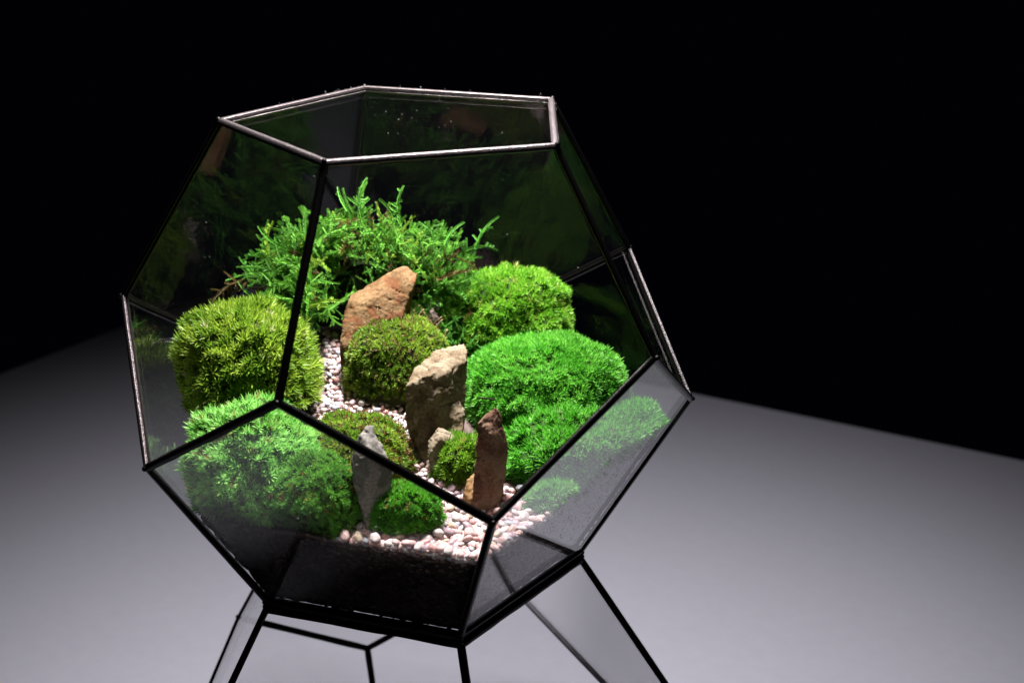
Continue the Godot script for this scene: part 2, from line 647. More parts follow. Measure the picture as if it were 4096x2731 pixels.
# ================================================================ the scene
func _ready() -> void:
	rng.seed = 20240
	grain.seed = 5
	grain.noise_type = FastNoiseLite.TYPE_SIMPLEX_SMOOTH
	grain.frequency = 0.05
	grain.fractal_type = FastNoiseLite.FRACTAL_NONE

	# ---- camera
	var cam := Camera3D.new()
	cam.name = "camera"
	var eye := Vector3(0.0532, 0.5876, 0.6589)
	add_child(cam)
	cam.look_at_from_position(eye, eye + Vector3(-0.00557, -0.35128, -0.93625), Vector3.UP)
	var lens := CameraAttributesPhysical.new()
	lens.frustum_focal_length = 51.3
	lens.frustum_focus_distance = 0.685
	lens.exposure_aperture = 11.0
	lens.frustum_near = 0.05
	lens.frustum_far = 20.0
	cam.attributes = lens
	cam.near = 0.05
	cam.far = 20.0
	cam.fov = 26.3318
	cam.current = true

	# ---- dark room
	var env := Environment.new()
	env.background_mode = Environment.BG_COLOR
	env.background_color = lin(0.0004, 0.0004, 0.0011)
	env.tonemap_mode = Environment.TONE_MAPPER_LINEAR
	env.tonemap_exposure = 1.0
	env.sdfgi_enabled = true
	env.ssao_enabled = true
	env.ssil_enabled = true
	var we := WorldEnvironment.new()
	we.name = "surroundings"
	we.environment = env
	add_child(we)

	# ---- the lamp overhead
	var key := SpotLight3D.new()
	key.name = "overhead_lamp"
	add_child(key)
	key.look_at_from_position(Vector3(0.022, 0.70, -0.050), Vector3(0.030, 0.0, -0.13), Vector3.FORWARD)
	key.light_color = Color(1.0, 0.99, 0.99)
	key.light_energy = 1.42
	key.light_size = 0.045
	key.spot_angle = 52.0
	key.spot_angle_attenuation = 1.0
	key.spot_range = 5.0
	key.spot_attenuation = 2.0
	key.shadow_enabled = true

	# ---- corners and planes
	V = corners(CY, false)
	W = corners(SY, true)
	var centre := Vector3(0, CY, 0)
	var centre_w := Vector3(0, SY, 0)
	for letters in FACES:
		var p := face_points(V, letters)
		var n := outward(p, centre)
		planes.append([n, n.dot(p[0]) ])

	# ---- table
	var table_m := mat_plain(Color.WHITE, 0.55, 0.4)
	table_m.albedo_texture = noise_tex(0.02, 4, lin(0.198, 0.195, 0.226), lin(0.208, 0.205, 0.236))
	triplanar(table_m, 6.0)
	var corner := Vector2(-0.344, -1.079)
	var u := Vector2(0.874, 0.486).normalized()       # along the edge to the right
	var v := Vector2(-0.525, 0.851).normalized()      # along the edge to the left
	var table := thing("table", "pale grey matte table top with its far corner in the dark", "table", Vector3(0, 0, 0))
	table.add_child(_table(corner, u, v, table_m))

	# ---- glass
	var glass := mat_glass(0.5)
	var clear := mat_glass(0.23)
	var foil := mat_plain(lin(0.010, 0.009, 0.009), 0.48, 0.5)
	foil.metallic = 0.85
	foil.roughness_texture = noise_tex(0.05, 4, Color(0.55, 0.55, 0.55), Color(1, 1, 1))
	foil.albedo_texture = noise_tex(0.03, 4, Color(0.75, 0.65, 0.65), Color(1.0, 1.0, 1.0))
	foil.heightmap_enabled = true
	foil.heightmap_texture = noise_tex(0.06, 3, Color.BLACK, Color.WHITE)
	foil.heightmap_scale = 0.012
	triplanar(foil, 30.0)
	var worn_glint := foil.duplicate()                        # the rim: rubbed, brownish, with dust on it; on left seam FK its lighter colour paints a highlight
	worn_glint.albedo_color = lin(0.105, 0.098, 0.10)
	worn_glint.roughness = 0.55
	worn_glint.heightmap_scale = 0.03
	var joint := blob(0.0013)
	var ter := thing("glass_terrarium", "clear glass dodecahedron terrarium with black soldered edges, planted with moss", "terrarium", Vector3(0, V["P"].y, 0))
	var sta := thing("glass_stand", "lower empty glass dodecahedron with black edges carrying the terrarium", "stand", Vector3(0, W["A"].y, 0))
	for which in 2:
		var o := ter if which == 0 else sta
		var d: Dictionary = V if which == 0 else W
		var c := centre if which == 0 else centre_w
		var back := Transform3D(Basis(), -o.position)
		for letters in FACES:
			if which == 1 and letters == "PQRST":
				continue                                # the stand is open at the top
			var p := face_points(d, letters)
			var gn := outward(p, c)
			part("glass_pane", pane_mesh(p, gn), clear if which == 0 and (gn.y > 0.0 or gn.z < -0.3) else glass, o, back)
		for e in edges_of(d, c):
			var ring: bool = which == 1 and "PQRST".contains(e[0]) and "PQRST".contains(e[1])
			part("solder_seam", came_mesh(d[e[0]], d[e[1]], e[2], e[3], c, 0.0029 if ring else 0.0022, 0.0014 if ring else 0.0012, 0.0006), worn_glint if which == 0 and ("ABCDE".contains(e[0]) and "ABCDE".contains(e[1]) or e[0] + e[1] == "FK") else foil, o, back)  # rim seams are rubbed; the FK seam is coloured lighter as a painted highlight
		for k in d:
			part("solder_joint", joint, foil, o, Transform3D(Basis(), d[k] - o.position))

	_dust(ter)
	_planting()


# dust on the glass and lint caught on the rim
func _dust(ter: Node3D) -> void:
	var places: Array = []
	var tones := PackedColorArray()
	for letters in ["ABCDE", "DELGH_", "EAFKG", "RQLHM", "QPKGL"]:
		var p := face_points(V, letters)
		var n := outward(p, Vector3(0, CY, 0))
		for i in 24:
			var q := Vector3.ZERO
			var total := 0.0
			for c in p:
				var w := pow(rng.randf(), 2.0)
				q += c * w
				total += w
			q = q / total + n * 0.0001
			var s := 0.00006 * exp(rng.randfn() * 0.5)
			places.append(Transform3D(Basis.from_euler(Vector3(rng.randf() * 6.0, rng.randf() * 6.0, 0)).scaled(Vector3(s * rng.randf_range(1.0, 2.6), s, s)), q - ter.position))
			tones.append(Color(0.5, 0.5, 0.5) * rng.randf_range(0.4, 1.0))
	scatter("dust_speck", lumpy(Vector3.ONE, 0.2, 3, 4, 6), mat_vertex(0.8, 0.3), places, tones, ter)
	var hairs: Array = []
	var hues := PackedColorArray()
	for e in ["AB", "BC", "CD", "DE", "EA"]:
		for i in 12:
			var q: Vector3 = V[e[0]].lerp(V[e[1]], rng.randf())
			var out := (q - Vector3(0, CY, 0)).normalized()
			var s := rng.randf_range(0.2, 0.6)
			var up := (out + Vector3(rng.randfn(), rng.randfn(), rng.randfn()) * 0.7).normalized()
			var x := up.cross(Vector3(rng.randfn(), rng.randfn(), rng.randfn())).normalized()
			hairs.append(Transform3D(Basis(x * s, up * s, x.cross(up).normalized() * s), q + out * 0.0006 - ter.position))
			hues.append(Color(0.45, 0.43, 0.42) * rng.randf_range(0.4, 1.0))
	scatter("lint_fibre", _hair(), mat_vertex(0.7, 0.3), hairs, hues, ter)

func _hair() -> ArrayMesh:
	var st := SurfaceTool.new()
	st.begin(Mesh.PRIMITIVE_TRIANGLES)
	st.set_smooth_group(1)
	var r := 0.00004
	for k in 6:
		var a := Vector3(0.0011 * sin(k * 0.5), 0.0032 * k / 6.0, 0.0004 * sin(k * 1.3))
		var b := Vector3(0.0011 * sin((k + 1) * 0.5), 0.0032 * (k + 1) / 6.0, 0.0004 * sin((k + 1) * 1.3))
		for j in 3:
			var d0 := Vector3(cos(TAU * j / 3.0), 0, sin(TAU * j / 3.0)) * r
			var d1 := Vector3(cos(TAU * (j + 1) / 3.0), 0, sin(TAU * (j + 1) / 3.0)) * r
			tri(st, a + d0, a + d1, b + d1, d0 + d1)
			tri(st, a + d0, b + d1, b + d0, d0 + d1)
	st.generate_normals()
	return st.commit()


func _table(corner: Vector2, u: Vector2, v: Vector2, m: Material) -> MeshInstance3D:
	var st := SurfaceTool.new()
	st.begin(Mesh.PRIMITIVE_TRIANGLES)
	st.set_smooth_group(1)
	# rounded rim profile: (inset from the rim, height)
	var prof := [Vector2(0.004, 0.0), Vector2(0.0012, -0.0012), Vector2(0.0, -0.004), Vector2(0.0, -0.026), Vector2(0.0012, -0.0288), Vector2(0.004, -0.03)]
	var rect := func(inset: float, y: float) -> Array:
		var a := corner + u * inset + v * inset
		var b := corner + u * (1.8 - inset) + v * inset
		var c := corner + u * (1.8 - inset) + v * (1.0 - inset)
		var d := corner + u * inset + v * (1.0 - inset)
		return [Vector3(a.x, y, a.y), Vector3(b.x, y, b.y), Vector3(c.x, y, c.y), Vector3(d.x, y, d.y)]
	var mid2 := corner + u * 0.9 + v * 0.5
	var mid := Vector3(mid2.x, -0.015, mid2.y)
	for k in prof.size() - 1:
		var r0: Array = rect.call(prof[k].x, prof[k].y)
		var r1: Array = rect.call(prof[k + 1].x, prof[k + 1].y)
		for i in 4:
			var i2 := (i + 1) % 4
			st.set_smooth_group(i + 2)
			var od: Vector3 = (r0[i] + r0[i2]) * 0.5 - mid
			tri(st, r0[i], r0[i2], r1[i2], od)
			tri(st, r0[i], r1[i2], r1[i], od)
	st.set_smooth_group(-1)
	var t: Array = rect.call(0.004, 0.0)
	var b: Array = rect.call(0.004, -0.03)
	tri(st, t[0], t[1], t[2], Vector3.UP)
	tri(st, t[0], t[2], t[3], Vector3.UP)
	tri(st, b[0], b[1], b[2], Vector3.DOWN)
	tri(st, b[0], b[2], b[3], Vector3.DOWN)
	st.generate_normals()
	var o := MeshInstance3D.new()
	o.name = "table_top"
	o.mesh = st.commit()
	o.material_override = m
	return o


func _soil() -> void:
	var o := thing("soil_bed", "dark brown granular soil filling the bottom of the terrarium", "soil", Vector3(0, V["P"].y + 0.0026, 0))
	var base: Vector3 = o.position
	var m := mat_plain(lin(0.085, 0.060, 0.053), 0.9, 0.3)
	var st := SurfaceTool.new()
	st.begin(Mesh.PRIMITIVE_TRIANGLES)
	st.set_smooth_group(1)
	var cols := 120
	var rings := 18
	var y0 := base.y
	var grid: Array = []
	for i in rings + 1:
		var row: Array = []
		for j in cols + 1:
			var ang := TAU * (j % cols) / cols
			var top := 0.285
			for _k in 3:
				var rr := reach(top, ang, 0.0038)
				top = ground(cos(ang) * rr, sin(ang) * rr)
			var y := lerpf(y0, top, float(i) / rings)
			var r := reach(y, ang, 0.0031)
			var q := Vector3(cos(ang) * r, y, sin(ang) * r)
			r += 0.0008 * grain.get_noise_3d(q.x * 5000.0, q.y * 5000.0, q.z * 5000.0)
			row.append(Vector3(cos(ang) * r, y, sin(ang) * r))
		grid.append(row)
	for k in range(1, 15):
		var row: Array = []
		for j in cols + 1:
			var q: Vector3 = grid[rings][j]
			var f := 1.0 - k / 14.0
			row.append(Vector3(q.x * f, ground(q.x * f, q.z * f) - 0.0006, q.z * f))
		grid.append(row)
	for i in grid.size() - 1:
		for j in cols:
			var a: Vector3 = grid[i][j]
			var b: Vector3 = grid[i][j + 1]
			var c: Vector3 = grid[i + 1][j + 1]
			var d: Vector3 = grid[i + 1][j]
			var od: Vector3 = Vector3(a.x, 0, a.z) if i < rings else Vector3.UP
			tri(st, a, b, c, od)
			tri(st, a, c, d, od)
	for j in cols:
		tri(st, Vector3(0, y0, 0), grid[0][j], grid[0][j + 1], Vector3.DOWN)
	st.generate_normals()
	part("soil_mass", st.commit(), m, o, Transform3D(Basis(), -base))
	# grains against the glass and on top
	var gm := mat_vertex(0.85, 0.35)
	for vnt in 3:
		var places: Array = []
		var tones := PackedColorArray()
		for i in 2200:
			var ang := rng.randf() * TAU
			var y := lerpf(y0, 0.289, pow(rng.randf(), 0.85))
			var sz := rng.randf_range(0.0009, 0.0019)
			var r := reach(y, ang, 0.0026 + sz * 0.8)
			var p := Vector3(cos(ang) * r, y, sin(ang) * r)
			if p.y > ground(p.x, p.z):
				continue
			var bs := Basis.from_euler(Vector3(rng.randf() * 6.0, rng.randf() * 6.0, rng.randf() * 6.0)).scaled(Vector3(sz, sz * 0.8, sz))
			places.append(Transform3D(bs, p - base))
			tones.append(Color(0.13, 0.09, 0.078) * rng.randf_range(0.5, 1.7))
		scatter("soil_grain", lumpy(Vector3.ONE, 0.35, 40 + vnt, 5, 8, 1.2), gm, places, tones, o)


func _pebbles() -> void:
	var front := PackedVector2Array([Vector2(-0.034, 0.081), Vector2(-0.022, 0.0925), Vector2(-0.0079, 0.1), Vector2(0.0172, 0.1095), Vector2(0.034, 0.1135), Vector2(0.0385, 0.110), Vector2(0.0595, 0.083), Vector2(0.0755, 0.057), Vector2(0.0605, 0.047), Vector2(0.0504, 0.044), Vector2(0.026, 0.043), Vector2(0.010, 0.036), Vector2(0.012, 0.05), Vector2(0.010, 0.066), Vector2(-0.0039, 0.0775), Vector2(-0.015, 0.0738)])
	var track := [[Vector2(-0.0490, -0.084), 0.0032], [Vector2(-0.0462, -0.0667), 0.0040], [Vector2(-0.0432, -0.0547), 0.0046], [Vector2(-0.0400, -0.0428), 0.0058], [Vector2(-0.0360, -0.033), 0.0080], [Vector2(-0.0310, -0.0235), 0.0100], [Vector2(-0.020, -0.0145), 0.0085], [Vector2(-0.0095, -0.0065), 0.0080], [Vector2(-0.0012, 0.0048), 0.0072], [Vector2(0.0030, 0.0152), 0.0066], [Vector2(0.0080, 0.0253), 0.0066], [Vector2(0.0145, 0.0360), 0.0085], [Vector2(0.020, 0.046), 0.012]]
	var spur := [[Vector2(-0.0375, -0.0205), 0.0075], [Vector2(-0.050, -0.0150), 0.0055]]
	var meshes: Array = []
	for k in 8:
		meshes.append(lumpy(Vector3.ONE, 0.20, k, 8, 12, 0.55))
	var kinds := [
		["white", Color(0.42, 0.375, 0.36)], ["rosy", Color(0.40, 0.22, 0.20)], ["pale_pink", Color(0.41, 0.285, 0.265)],
		["mauve", Color(0.26, 0.19, 0.21)], ["cream", Color(0.45, 0.36, 0.26)], ["grey", Color(0.25, 0.26, 0.29)], ["tan", Color(0.46, 0.28, 0.16)]]
	var words := {"white": "white", "rosy": "rosy pink", "pale_pink": "pale pink", "mauve": "mauve grey", "cream": "cream", "grey": "cool grey", "tan": "tan"}
	var mats: Array = []
	var speck := noise_tex(0.03, 4, Color(0.80, 0.76, 0.76), Color(1, 1, 1))
	for k in kinds:
		var m := mat_plain((k[1] as Color).linear_to_srgb(), 0.5, 0.4)
		m.albedo_texture = speck
		m.subsurf_scatter_enabled = false
		triplanar(m, 55.0)
		mats.append(m)
	var odds := [0, 0, 0, 0, 0, 1, 1, 2, 2, 2, 2, 2, 3, 3, 4, 5]
	var spots: Array = []   # x, z, size, region
	var near := func(p: Vector2, gap: float) -> bool:
		for s in spots:
			if Vector2(s[0], s[1]).distance_to(p) < gap * (s[2] + 0.0022) / 0.0044:
				return true
		return false
	for i in 16000:
		if spots.size() > 420: break
		var p := Vector2(rng.randf_range(-0.036, 0.077), rng.randf_range(0.034, 0.115))
		if not inside_poly(p, front): continue
		var sz := lerpf(0.0013, 0.0026, pow(rng.randf(), 1.3))
		if near.call(p, 0.0033): continue
		spots.append([p.x, p.y, sz, 0])
	var legs: Array = []
	for k in track.size() - 1: legs.append([track[k], track[k + 1]])
	legs.append(spur)
	for leg in legs:
		var a: Vector2 = leg[0][0]
		var b: Vector2 = leg[1][0]
		for i in 320:
			var f := rng.randf()
			var w := lerpf(leg[0][1], leg[1][1], f)
			var n := (b - a).orthogonal().normalized()
			var p := a.lerp(b, f) + n * w * rng.randf_range(-1.0, 1.0)
			if near.call(p, 0.0029): continue
			spots.append([p.x, p.y, rng.randf_range(0.0011, 0.0018), 1])
	# nearest first: those are objects of their own
	spots.sort_custom(func(s, t): return s[1] > t[1])
	var rest: Array = []
	var rest_c := PackedColorArray()
	for i in spots.size():
		var s: Array = spots[i]
		var sz: float = s[2]
		var y := ground(s[0], s[1]) + sz * 0.55 + rng.randf_range(0.0, 0.0014) + (0.0022 if s[3] == 1 else 0.0)
		var bs := Basis.from_euler(Vector3(rng.randfn() * 0.35, rng.randf() * TAU, rng.randfn() * 0.35)) * Basis.from_scale(Vector3(sz * rng.randf_range(1.05, 1.45), sz * rng.randf_range(0.62, 0.9), sz * rng.randf_range(0.8, 1.05)))
		var p := keep_inside(Vector3(s[0], y, s[1]), 0.0026 + sz)
		var k: int = odds[rng.randi() % odds.size()]
		if i < 300:
			var o := MeshInstance3D.new()
			o.name = numbered("pebble")
			o.mesh = meshes[rng.randi() % 8]
			o.material_override = mats[k]
			o.transform = Transform3D(bs, p)
			add_child(o)
			var word: String = words[kinds[k][0]]
			var where := _where(s[0], s[1], s[3])
			tag(o, "small rounded %s pebble %s" % [word, where], "pebble", "%s pebbles %s" % [word, where])
		else:
			rest.append(Transform3D(bs, p))
			rest_c.append(kinds[k][1])
	# the layer underneath and the far end of the path
	for i in 1500:
		var p := Vector2(rng.randf_range(-0.036, 0.077), rng.randf_range(0.034, 0.115))
		if not inside_poly(p, front): continue
		_loose(p, rest, rest_c, kinds, odds)
	for leg in legs:
		for i in 60:
			var f := rng.randf()
			var n: Vector2 = (leg[1][0] - leg[0][0]).orthogonal().normalized()
			_loose(leg[0][0].lerp(leg[1][0], f) + n * lerpf(leg[0][1], leg[1][1], f) * rng.randf_range(-1.1, 1.1), rest, rest_c, kinds, odds)
	var gm := mat_vertex(0.5, 0.4)
	var g := thing("gravel", "pink and white gravel at the far end of the path and under the top pebbles", "gravel", Vector3(0, ground(0, 0), 0))
	g.set_meta("kind", "stuff")
	for t in rest.size():
		rest[t].origin -= g.position
	var halves := [[], []]
	var tones := [PackedColorArray(), PackedColorArray()]
	for t in rest.size():
		halves[t % 2].append(rest[t])
		tones[t % 2].append(rest_c[t])
	for h in 2:
		scatter("gravel_grain", meshes[h * 3 + 1], gm, halves[h], tones[h], g)

# where a pebble lies, in words one can find in the picture
func _where(x: float, z: float, region: int) -> String:
	if region == 1:
		if z < -0.036: return "at the narrow far end of the path"
		if z < -0.012: return "at the bend of the path beside the yellow green cushion"
		if z < 0.012: return "in the path left of the tall tan stone"
		return "in the path below the small tan chunk"
	if z < 0.058: return "round the foot of the reddish brown slab"
	if x < -0.010: return "at the left tip of the front patch"
	if x < 0.014 and z > 0.086: return "in front of the small bright green dome"
	if x > 0.040: return "in the front patch right of the upright seam"
	return "in the front patch left of the upright seam"

func _loose(p: Vector2, rest: Array, rest_c: PackedColorArray, kinds: Array, odds: Array) -> void:
	var sz := rng.randf_range(0.0014, 0.0024)
	var q := keep_inside(Vector3(p.x, ground(p.x, p.y) + sz * 0.1, p.y), 0.0026 + sz)
	rest.append(Transform3D(Basis.from_euler(Vector3(rng.randf() * 0.6, rng.randf() * TAU, 0)) * Basis.from_scale(Vector3(sz * 1.25, sz * 0.7, sz)), q))
	rest_c.append(kinds[odds[rng.randi() % odds.size()]][1])


func _planting() -> void:
	_soil()

	# ---- stones
	var sm := mat_vertex(0.85, 0.3)
	sm.heightmap_enabled = true
	sm.heightmap_texture = noise_tex(0.035, 5, Color.BLACK, Color.WHITE)
	sm.heightmap_scale = 0.03
	sm.albedo_texture = noise_tex(0.05, 5, Color(0.62, 0.60, 0.58), Color(1, 1, 1))
	triplanar(sm, 28.0)
	var r2a := sunk([Vector3(-0.0006, 0.3275, 0.0240), Vector3(0.0029, 0.3315, 0.0140), Vector3(0.0123, 0.3374, 0.0020), Vector3(0.0261, 0.3394, -0.0010), Vector3(0.0281, 0.3388, 0.0020), Vector3(0.0275, 0.3340, 0.0100), Vector3(0.0143, 0.3311, 0.0250), Vector3(0.0115, 0.3333, 0.0250), Vector3(-0.0012, 0.3119, 0.0260), Vector3(0.0006, 0.3029, 0.0260), Vector3(0.0099, 0.2898, 0.0300), Vector3(0.0129, 0.2898, 0.0280), Vector3(0.0250, 0.3008, 0.0160), Vector3(0.0241, 0.3119, 0.0100), Vector3(-0.0009, 0.2971, -0.0080), Vector3(0.0217, 0.2954, -0.0120)], 0.006)
	var r2b := sunk([Vector3(0.0190, 0.3141, 0.0180), Vector3(0.0244, 0.3185, 0.0160), Vector3(0.0265, 0.3130, 0.0180), Vector3(0.0261, 0.3046, 0.0220), Vector3(0.0213, 0.2996, 0.0260), Vector3(0.0151, 0.3030, 0.0260), Vector3(0.0246, 0.2940, 0.0060), Vector3(0.0160, 0.2916, 0.0060)], 0.006)
	var r2c := sunk([Vector3(0.0099, 0.3029, 0.0320), Vector3(0.0150, 0.3086, 0.0300), Vector3(0.0215, 0.3052, 0.0290), Vector3(0.0242, 0.3019, 0.0310), Vector3(0.0228, 0.2987, 0.0340), Vector3(0.0152, 0.2940, 0.0380), Vector3(0.0102, 0.2944, 0.0360), Vector3(0.0117, 0.3004, 0.0400), Vector3(0.0158, 0.3072, 0.0380), Vector3(0.0164, 0.2869, 0.0160), Vector3(0.0124, 0.2984, 0.0160)], 0.004)
	stone("tall tan stone with a sloping pale top in the middle of the moss", [r2a, r2b], [[Vector3(0.0185, 0.309, 0.029), Vector3(0.0050, 0.0095, 0.0075)], [Vector3(0.0215, 0.320, 0.027), Vector3(0.0062, 0.010, 0.0065)]], 0.0008, 0.0011, Vector3(0.25, 0.2, 0.95), [Color(0.174, 0.128, 0.075), Color(0.244, 0.197, 0.133), Color(0.128, 0.087, 0.052)], 3.0, sm)
	stone("small tan stone chunk leaning on the foot of the tall tan stone", [r2c], [], 0.0007, 0.0009, Vector3(0.5, 0.8, 0.2), [Color(0.186, 0.139, 0.087), Color(0.255, 0.215, 0.157)], 8.0, sm)
	stone("orange brown jagged stone lying in front of the feathery moss", [sunk([Vector3(-0.0111, 0.3609, -0.0485), Vector3(-0.0058, 0.3626, -0.0525), Vector3(0.0008, 0.3581, -0.0515), Vector3(0.0000, 0.3559, -0.0455), Vector3(-0.0021, 0.3546, -0.0445), Vector3(-0.0065, 0.3396, -0.0385), Vector3(-0.0187, 0.3371, -0.0345), Vector3(-0.0259, 0.3320, -0.0325), Vector3(-0.0358, 0.3257, -0.0305), Vector3(-0.0386, 0.3268, -0.0325), Vector3(-0.0371, 0.3391, -0.0385), Vector3(-0.0355, 0.3452, -0.0445), Vector3(-0.0339, 0.3466, -0.0505), Vector3(-0.0271, 0.3497, -0.0525), Vector3(-0.0227, 0.3484, -0.0385), Vector3(-0.0182, 0.3262, -0.0545), Vector3(-0.0092, 0.3263, -0.0545)], 0.018)], [], 0.0008, 0.0006, Vector3(-0.5, 0.75, 0.3), [Color(0.135, 0.068, 0.026), Color(0.225, 0.14, 0.066), Color(0.16, 0.06, 0.022)], 21.0, sm)
	stone("upright reddish brown stone slab at the right of the pebble patch", [sunk([Vector3(0.0342, 0.3232, 0.0580), Vector3(0.0382, 0.3268, 0.0550), Vector3(0.0415, 0.3283, 0.0520), Vector3(0.0440, 0.3260, 0.0500), Vector3(0.0464, 0.3171, 0.0500), Vector3(0.0482, 0.3073, 0.0500), Vector3(0.0464, 0.2928, 0.0520), Vector3(0.0444, 0.2849, 0.0540), Vector3(0.0410, 0.2890, 0.0630), Vector3(0.0402, 0.3184, 0.0600), Vector3(0.0316, 0.2889, 0.0620), Vector3(0.0327, 0.3054, 0.0600), Vector3(0.0353, 0.3120, 0.0460), Vector3(0.0360, 0.2789, 0.0420)], 0.008)], [], 0.0007, 0.0006, Vector3(0.9, 0.1, 0.4), [Color(0.139, 0.070, 0.041), Color(0.191, 0.116, 0.075), Color(0.099, 0.046, 0.029)], 34.0, sm)
	stone("small orange stone at the left foot of the reddish brown slab", [sunk([Vector3(0.0271, 0.2880, 0.0580), Vector3(0.0288, 0.2931, 0.0550), Vector3(0.0320, 0.2959, 0.0530), Vector3(0.0337, 0.2956, 0.0550), Vector3(0.0329, 0.2874, 0.0600), Vector3(0.0306, 0.2867, 0.0620), Vector3(0.0280, 0.2820, 0.0460), Vector3(0.0331, 0.2854, 0.0460)], 0.006)], [], 0.0006, 0.0006, Vector3(0.4, 0.6, 0.4), [Color(0.244, 0.122, 0.046), Color(0.290, 0.174, 0.081)], 40.0, sm)
	stone("dark grey pointed stone between the low front moss cushions", [sunk([Vector3(-0.0169, 0.3247, 0.0740), Vector3(-0.0147, 0.3276, 0.0710), Vector3(-0.0112, 0.3280, 0.0710), Vector3(-0.0096, 0.3242, 0.0730), Vector3(-0.0069, 0.3160, 0.0760), Vector3(-0.0026, 0.3084, 0.0780), Vector3(-0.0035, 0.3035, 0.0790), Vector3(-0.0071, 0.2975, 0.0800), Vector3(-0.0129, 0.2916, 0.0820), Vector3(-0.0152, 0.2958, 0.0810), Vector3(-0.0213, 0.3090, 0.0780), Vector3(-0.0215, 0.3138, 0.0760), Vector3(-0.0118, 0.3187, 0.0840), Vector3(-0.0149, 0.2964, 0.0600), Vector3(-0.0110, 0.2862, 0.0620), Vector3(-0.0207, 0.2973, 0.0620)], 0.006)], [], 0.0007, 0.0007, Vector3(0.3, 0.8, 0.3), [Color(0.128, 0.119, 0.109), Color(0.218, 0.207, 0.187), Color(0.296, 0.267, 0.236)], 55.0, sm)

	_pebbles()

	# ---- moss cushions
	var leaf := mat_leaf(0.42, 0.45, 0.85)
	var mound_green := mat_plain(lin(0.018, 0.04, 0.008), 0.95, 0.2)
	var mound_brown := mat_plain(lin(0.022, 0.026, 0.008), 0.95, 0.2)
	var spiky := [rosette(13, 0.0054, 0.00072, 0.08, 0.95, 0.30, 1), rosette(12, 0.0050, 0.00070, 0.10, 1.05, 0.35, 2), rosette(14, 0.0058, 0.00072, 0.06, 0.90, 0.25, 3)]
	var fine := [rosette(13, 0.0032, 0.00050, 0.08, 1.0, 0.25, 4), rosette(13, 0.0035, 0.00052, 0.06, 0.95, 0.3, 5)]
	var soft := [rosette(13, 0.0042, 0.00060, 0.10, 1.05, 0.30, 6), rosette(12, 0.0038, 0.00058, 0.10, 1.1, 0.40, 7)]
	var short := [rosette(11, 0.0021, 0.00044, 0.10, 1.1, 0.3, 8), rosette(10, 0.0024, 0.00044, 0.10, 1.05, 0.35, 9)]
	var stalk := stalk_mesh(0.0065, 0.25)
	var stalk_long := stalk_mesh(0.0065, 0.5)
	var stalk_m := mat_vertex(0.6)

	cushion({"at": Vector3(-0.0830, 0.3195, -0.012), "r": Vector3(0.0320, 0.0335, 0.0310), "label": "large yellow green spiky moss cushion at the left of the pebble path", "leaves": spiky, "leaf_mat": leaf, "mound": mound_brown, "spacing": 0.00215, "tall": 0.005, "wild": 0.32, "rough": 0.13, "tones": [Color(0.16, 0.31, 0.02), Color(0.34, 0.48, 0.05), Color(0.62, 0.58, 0.30)], "odd": 0.02})
	cushion({"at": Vector3(-0.0705, 0.2910, 0.0480), "r": Vector3(0.0300, 0.0335, 0.0300), "label": "light green fluffy moss cushion pressed against the left front pane", "gain": 1.02, "leaves": soft, "leaf_mat": leaf, "mound": mound_green, "spacing": 0.0019, "tall": 0.0038, "wild": 0.30, "rough": 0.16, "tones": [Color(0.16, 0.42, 0.07), Color(0.30, 0.60, 0.15), Color(0.30, 0.22, 0.07)]})
	cushion({"at": Vector3(-0.0395, 0.2870, 0.0700), "r": Vector3(0.0220, 0.0235, 0.0215), "label": "dark green rounded moss cushion low in front of the grey stone", "gain": 0.95, "leaves": short, "leaf_mat": leaf, "mound": mound_green, "spacing": 0.00128, "tall": 0.0022, "wild": 0.35, "rough": 0.12, "tones": [Color(0.06, 0.20, 0.02), Color(0.13, 0.34, 0.04), Color(0.26, 0.16, 0.04)], "odd": 0.06})
	var m4c := Vector3(-0.0255, 0.2930, 0.033)
	var m4r := Vector3(0.0265, 0.0205, 0.0240)
	var m4 := cushion({"at": m4c, "r": m4r, "label": "low olive moss cushion with red brown tips behind the grey stone", "leaves": short, "leaf_mat": leaf, "mound": mound_brown, "spacing": 0.00135, "tall": 0.0024, "wild": 0.4, "rough": 0.12, "tones": [Color(0.14, 0.30, 0.02), Color(0.28, 0.42, 0.04), Color(0.26, 0.13, 0.04)], "odd": 0.14})
	stalks(m4, m4c, m4r, 0.12, 260, stalk_mesh(0.0042, 0.15), stalk_m, 0.1, Color(0.14, 0.045, 0.02))
	cushion({"at": Vector3(0.0020, 0.2880, 0.0770), "r": Vector3(0.0165, 0.0125, 0.0125), "label": "small bright green moss dome among the front pebbles", "leaves": short, "leaf_mat": leaf, "mound": mound_green, "spacing": 0.00128, "tall": 0.0022, "wild": 0.35, "rough": 0.10, "tones": [Color(0.07, 0.28, 0.02), Color(0.13, 0.44, 0.03), Color(0.25, 0.20, 0.05)]})
	var m6c := Vector3(-0.0106, 0.3132, -0.037)
	var m6r := Vector3(0.0262, 0.0255, 0.0235)
	var m6 := cushion({"at": m6c, "r": m6r, "label": "round olive green moss dome with thin brown stalks beside the tan stone", "leaves": short, "leaf_mat": leaf, "mound": mound_brown, "spacing": 0.00128, "tall": 0.0024, "wild": 0.4, "rough": 0.07, "tones": [Color(0.14, 0.26, 0.02), Color(0.28, 0.42, 0.04), Color(0.34, 0.26, 0.09)], "odd": 0.10})
	stalks(m6, m6c, m6r, 0.07, 130, stalk_long, stalk_m, 0.45, Color(0.11, 0.05, 0.02))
